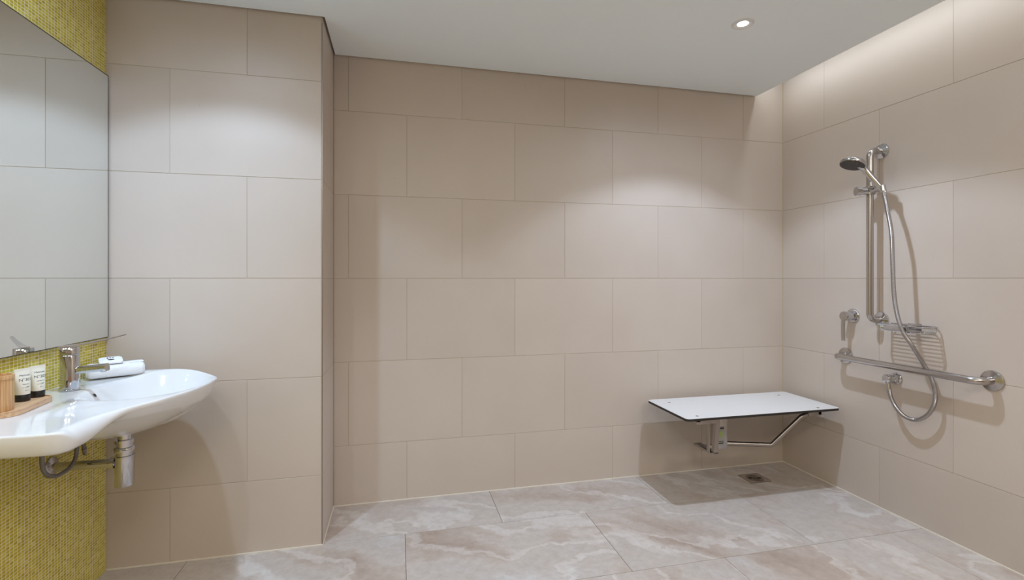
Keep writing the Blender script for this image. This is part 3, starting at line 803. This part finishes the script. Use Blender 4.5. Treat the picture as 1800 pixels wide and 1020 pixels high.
# side runners under the board, hinge brackets at the wall
bm = bmesh.new(); box(bm, (1.513, 2.25, .437), (1.597, 2.285, .461), .002); box(bm, (1.513, 2.25, .449), (1.535, 2.60, .461), .002); obj('runner', bm, M_steeld, t)
bm = bmesh.new(); box(bm, (2.222, 2.262, .433), (2.308, 2.292, .461), .002); box(bm, (2.285, 2.262, .437), (2.307, 2.64, .461), .002); obj('runner', bm, M_steeld, t)
for x in (1.80, 2.06):
    bm = bmesh.new(); box(bm, (x-.03, 2.695, .375), (x+.03, YB, .455), .002); box(bm, (x-.024, 2.63, .448), (x+.024, 2.70, .4608), .002); obj('hinge_bracket', bm, M_steeld, t)
# bent flat-bar stay with foot, latch box with arrow sticker, tube brace
bm = bmesh.new()
flat = [(a*.016, b*.006) for a, b in ((-1,-.8),(1,-.8),(1,.8),(-1,.8))]
tube(bm, fillet([(1.585, 2.272, .448), (1.650, 2.272, .446), (1.632, 2.272, .275)], .012, 4), .01, prof=[(a*.010, b*.013) for a, b in ((-1,-1),(1,-1),(1,1),(-1,1))]); obj('stay', bm, M_steeld, t, sm=0)
bm = bmesh.new(); box(bm, (1.606, 2.262, .269), (1.650, 2.42, .281), .002); obj('stay_foot', bm, M_steeld, t)
bm = bmesh.new(); box(bm, (1.5925, 2.262, .281), (1.5985, 2.285, .437), .001); obj('stay_strap', bm, M_steeld, t)
bm = bmesh.new(); box(bm, (1.742, 2.405, .238), (1.812, 2.465, .461), .003); box(bm, (1.65, 2.40, .240), (1.742, 2.42, .268), .002); bx = obj('latch_box', bm, M_steel, t)
bm = bmesh.new(); box(bm, (1.745, 2.4035, .262), (1.790, 2.4048, .365)); stk = obj('sticker', bm, M_stk, bx, sm=0)
bars = [((1.749, .352), (1.786, .360)), ((1.751, .270), (1.784, .275)), ((1.751, .281), (1.784, .284))]
for (ax_, az_), (cx_, cz_) in bars:
    bm = bmesh.new(); box(bm, (ax_, 2.4028, az_), (cx_, 2.4034, cz_)); obj('sticker_print', bm, M_black, bx, sm=0)
bm = bmesh.new(); vs_ = [bm.verts.new((x, 2.4026, z)) for x, z in ((1.750, .320), (1.7675, .346), (1.785, .320), (1.775, .320), (1.775, .306), (1.760, .306), (1.760, .320))]; bm.faces.new(vs_); obj('arrow', bm, M_green, bx, sm=0)
bm = bmesh.new(); tube(bm, fillet([(1.812, 2.425, .2615), (2.042, 2.335, .2640), (2.190, 2.282, .428), (2.232, 2.277, .444)], .02, 5), .0125, 16); obj('tube_brace', bm, M_steeld, t)

# ------------------------------------------------------------------ floor drain
dx, dy = 2.082, 2.518
t = thing('floor_drain', 'square tiled floor drain with a small metal grate under the seat', 'drain', (dx, dy, 0))
bm = bmesh.new()
ro = rrect(dx-.070, dy-.062, dx+.070, dy+.062, .002, 1); ri = rrect(dx-.066, dy-.058, dx+.066, dy+.058, .002, 1)
a = [bm.verts.new((x, y, .0002)) for x, y in ro]; b = [bm.verts.new((x, y, .0016)) for x, y in ro]; c = [bm.verts.new((x, y, .0016)) for x, y in ri]; e = [bm.verts.new((x, y, .0004)) for x, y in ri]
for i in range(len(a)):
    j = (i+1) % len(a)
    for p, q in ((a, b), (b, c), (c, e)): bm.faces.new((p[i], p[j], q[j], q[i]))
obj('drain_frame', bm, M_steeld, t, sm=0)
bm = bmesh.new(); box(bm, (dx-.066, dy-.058, .0002), (dx+.066, dy+.058, .0008)); obj('tile_inlay', bm, mat('drain_inlay', (.36, .28, .23), .5), t, sm=0)
bm = bmesh.new(); lathe(bm, (dx, dy, .0008), (0, 0, 1), [(.050, 0), (.050, .002), (.046, .003), (.044, .0012), (0, .0012)], 40); gr = obj('grate', bm, M_steeld, t)
for x, y in ((-.026, .006), (.026, -.006)):
    bm = bmesh.new(); lathe(bm, (dx+x, dy+y, .0021), (0, 0, 1), [(.011, 0), (.011, .0012), (.004, .0016), (0, .0004)], 20); obj('screw', bm, M_black, gr)
for k in range(4):
    yy = dy-.030+.020*k
    hw = .030 if k in (1, 2) else .022
    off = 0 if k in (0, 3) else 0
    bm = bmesh.new(); box(bm, (dx-hw*.55, yy-.0035, .0021), (dx+hw*.55, yy+.0035, .0024)); obj('slot', bm, M_black, gr, sm=0)
